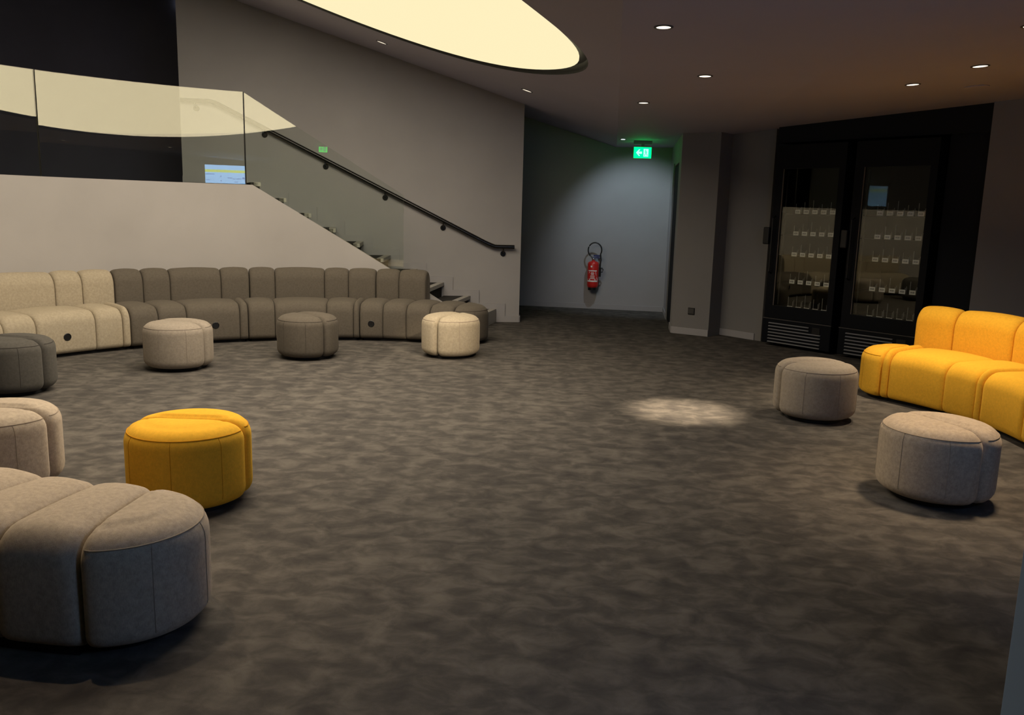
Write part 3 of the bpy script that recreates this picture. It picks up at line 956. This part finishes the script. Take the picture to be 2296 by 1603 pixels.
exit_sign(1.622, 11.0, 2.188, 'green lit exit sign with white arrow hanging at the corridor ceiling', ztop_=ZB)
exit_sign(-0.98, 1.0, 2.585, 'green exit sign above the camera, seen only mirrored in the glass balustrade', ztop_=ceilz(-0.98, 1.0), rz=math.pi)

# ------------------------------------------------------------------ downlights
def downlight(x, y, label, lens='lens', r=0.055, power=0.0, target=None, cone=60, blend=0.5, color=WARM, size=0.03, z=None, n=None, group='recessed ceiling downlights'):
    z = ceilz(x, y) if z is None else z
    n = ceil_normal(x, y) if n is None else n
    t = thing('downlight', label, 'downlight', (x, y, z), 0, group)
    t.rotation_euler = n.to_track_quat('Z', 'Y').to_euler()
    MB().rings([[(rr * math.cos(2 * math.pi * j / 28), rr * math.sin(2 * math.pi * j / 28), h) for j in range(28)] for rr, h in
                ((r, -0.001), (r + 0.012, -0.001), (r + 0.012, -0.004), (r, -0.005), (r, -0.001))], True, False).build('trim_ring', M['ring'], t)
    MB().lathe([(r, -0.0012), (r, -0.0030)], 28).build('lens', M[lens], t)
    if power:
        ld = bpy.data.lights.new('spot_lamp', 'SPOT')
        ld.energy = power; ld.color = color; ld.spot_size = R(cone); ld.spot_blend = blend; ld.shadow_soft_size = size
        lo = bpy.data.objects.new('lamp', ld)
        COL.objects.link(lo)
        lo.parent = t
        lo.location = (0, 0, -0.045)
        if target is not None:
            wd = Vector(target) - (Vector((x, y, z)) - n * 0.045)
            q = n.to_track_quat('Z', 'Y').inverted() @ wd
            lo.rotation_euler = q.to_track_quat('-Z', 'Y').to_euler()
    return t
downlight(0.725, 4.416, 'lit round downlight nearest the camera on the flat ceiling strip', power=SPOT_POUF, target=(-0.60, 7.85, 0.2), cone=13, blend=0.6, r=0.037)
downlight(1.264, 5.869, 'lit round downlight above the bright carpet patch', power=SPOT_FLOOR, target=(1.25, 5.85, 0), cone=25, blend=1.0, r=0.04)
downlight(1.065, 7.313, 'lit round downlight farthest back on the flat ceiling strip', r=0.04, power=5, cone=70, blend=0.9)
downlight(-1.459, 9.141, 'dim sliver of downlight left on the slope near the oval light', 'lens_small', 0.05)
downlight(0.084, 8.886, 'dim sliver of downlight near the pointed end of the oval light', 'lens_small', 0.05)
downlight(2.953, 5.549, 'lit downlight over the yellow sofa near the right edge', power=SPOT_SOFA, target=(3.0, 5.6, 0), cone=75, blend=0.8, r=0.044)
downlight(2.868, 6.281, 'lit downlight over the left end of the yellow sofa', power=SPOT_SOFA, target=(3.0, 6.2, 0), cone=75, blend=0.8, r=0.042)
downlight(1.342, 10.844, 'small bright cool white spotlight on the corridor ceiling', 'lens_cool', 0.03, power=SPOT_COOL, target=(1.75, 12.2, 1.0), cone=84, blend=0.7, color=(0.72, 0.86, 1.0))
downlight(-4.816, 12.36, 'bright small light at the top of the black wall', 'lens_cool', 0.025, z=4.185, n=Vector((0, 1, 0)))
downlight(-1.9, 3.35, 'added fill downlight above the near beige bench, out of view', color=WARMER, power=FILL_BENCH, target=(-1.6, 2.7, 0.4), cone=58, blend=0.9, r=0.04)
downlight(2.55, 4.35, 'added fill downlight above the nearest beige pouf, out of view', color=WARMER, power=FILL_P8, target=(2.25, 4.1, 0.4), cone=60, blend=1.0, r=0.04, size=0.12)
downlight(-3.4, 4.6, 'added fill downlight above the left poufs, out of view', color=WARMER, power=FILL_BENCH, target=(-2.7, 4.2, 0.3), cone=60, blend=0.9, r=0.04)
downlight(0.6, -2.2, 'added unseen fill downlight behind the camera on the flat strip', power=FILL_REAR, cone=120, blend=1.0, color=(0.75, 0.86, 1.0), r=0.04)
t = thing('ceiling_speaker', 'flat round speaker flush in the brown lit ceiling at right', 'speaker', (3.451, 6.5, ceilz(3.451, 6.5)))
t.rotation_euler = ceil_normal(3.451, 6.5).to_track_quat('Z', 'Y').to_euler()
MB().lathe([(0.085, -0.001), (0.085, -0.006), (0.075, -0.008), (0.0005, -0.008)], 32).build('grille', M['ceil'], t)

# ------------------------------------------------------------------ display whose mirror image stands in the glass
sx_, sy_ = -1.87 + 0.53 * 7.3, 7.06 - 0.85 * 7.3
ds = thing('display_stand', 'bright blue screen on a floor stand, seen only mirrored in the balustrade', 'screen', (sx_, sy_, 0), math.atan2(0.53, 0.85))
bevel(MB().box((-0.62, -0.05, 1.62), (0.60, 0.0, 2.24)).build('frame', M['gloss_black'], ds, False), 0.006)
dp = MB().box((-0.605, 0.0005, 1.635), (0.585, 0.003, 2.225)).build('display', M['screen_blue'], ds, False)
MB().box((-0.605, 0.0035, 2.07), (0.585, 0.004, 2.125)).build('yellow_bar', M['screen_yellow'], dp, False)
for x0, x1, z0, z1 in ((0.30, 0.57, 2.02, 2.035), (0.44, 0.57, 1.90, 1.912), (0.10, 0.13, 1.97, 2.0), (0.10, 0.13, 1.88, 1.905), (-0.22, -0.09, 1.95, 1.965), (-0.30, -0.24, 1.93, 1.945),
                       (-0.5, -0.36, 1.935, 1.95), (-0.4, -0.28, 1.865, 1.88), (-0.56, -0.53, 1.94, 1.98)):
    MB().box((x0, 0.0035, z0), (x1, 0.004, z1)).build('screen_print', M['screen_dark'], dp, False)
MB().tube([(0, -0.06, 0.02), (0, -0.06, 1.9)], 0.03, 16).build('pole', M['rail'], ds)
MB().lathe([(0.28, 0), (0.28, 0.012), (0.05, 0.02)], 36, 'Z', (0, -0.06, 0)).build('base', M['rail'], ds)
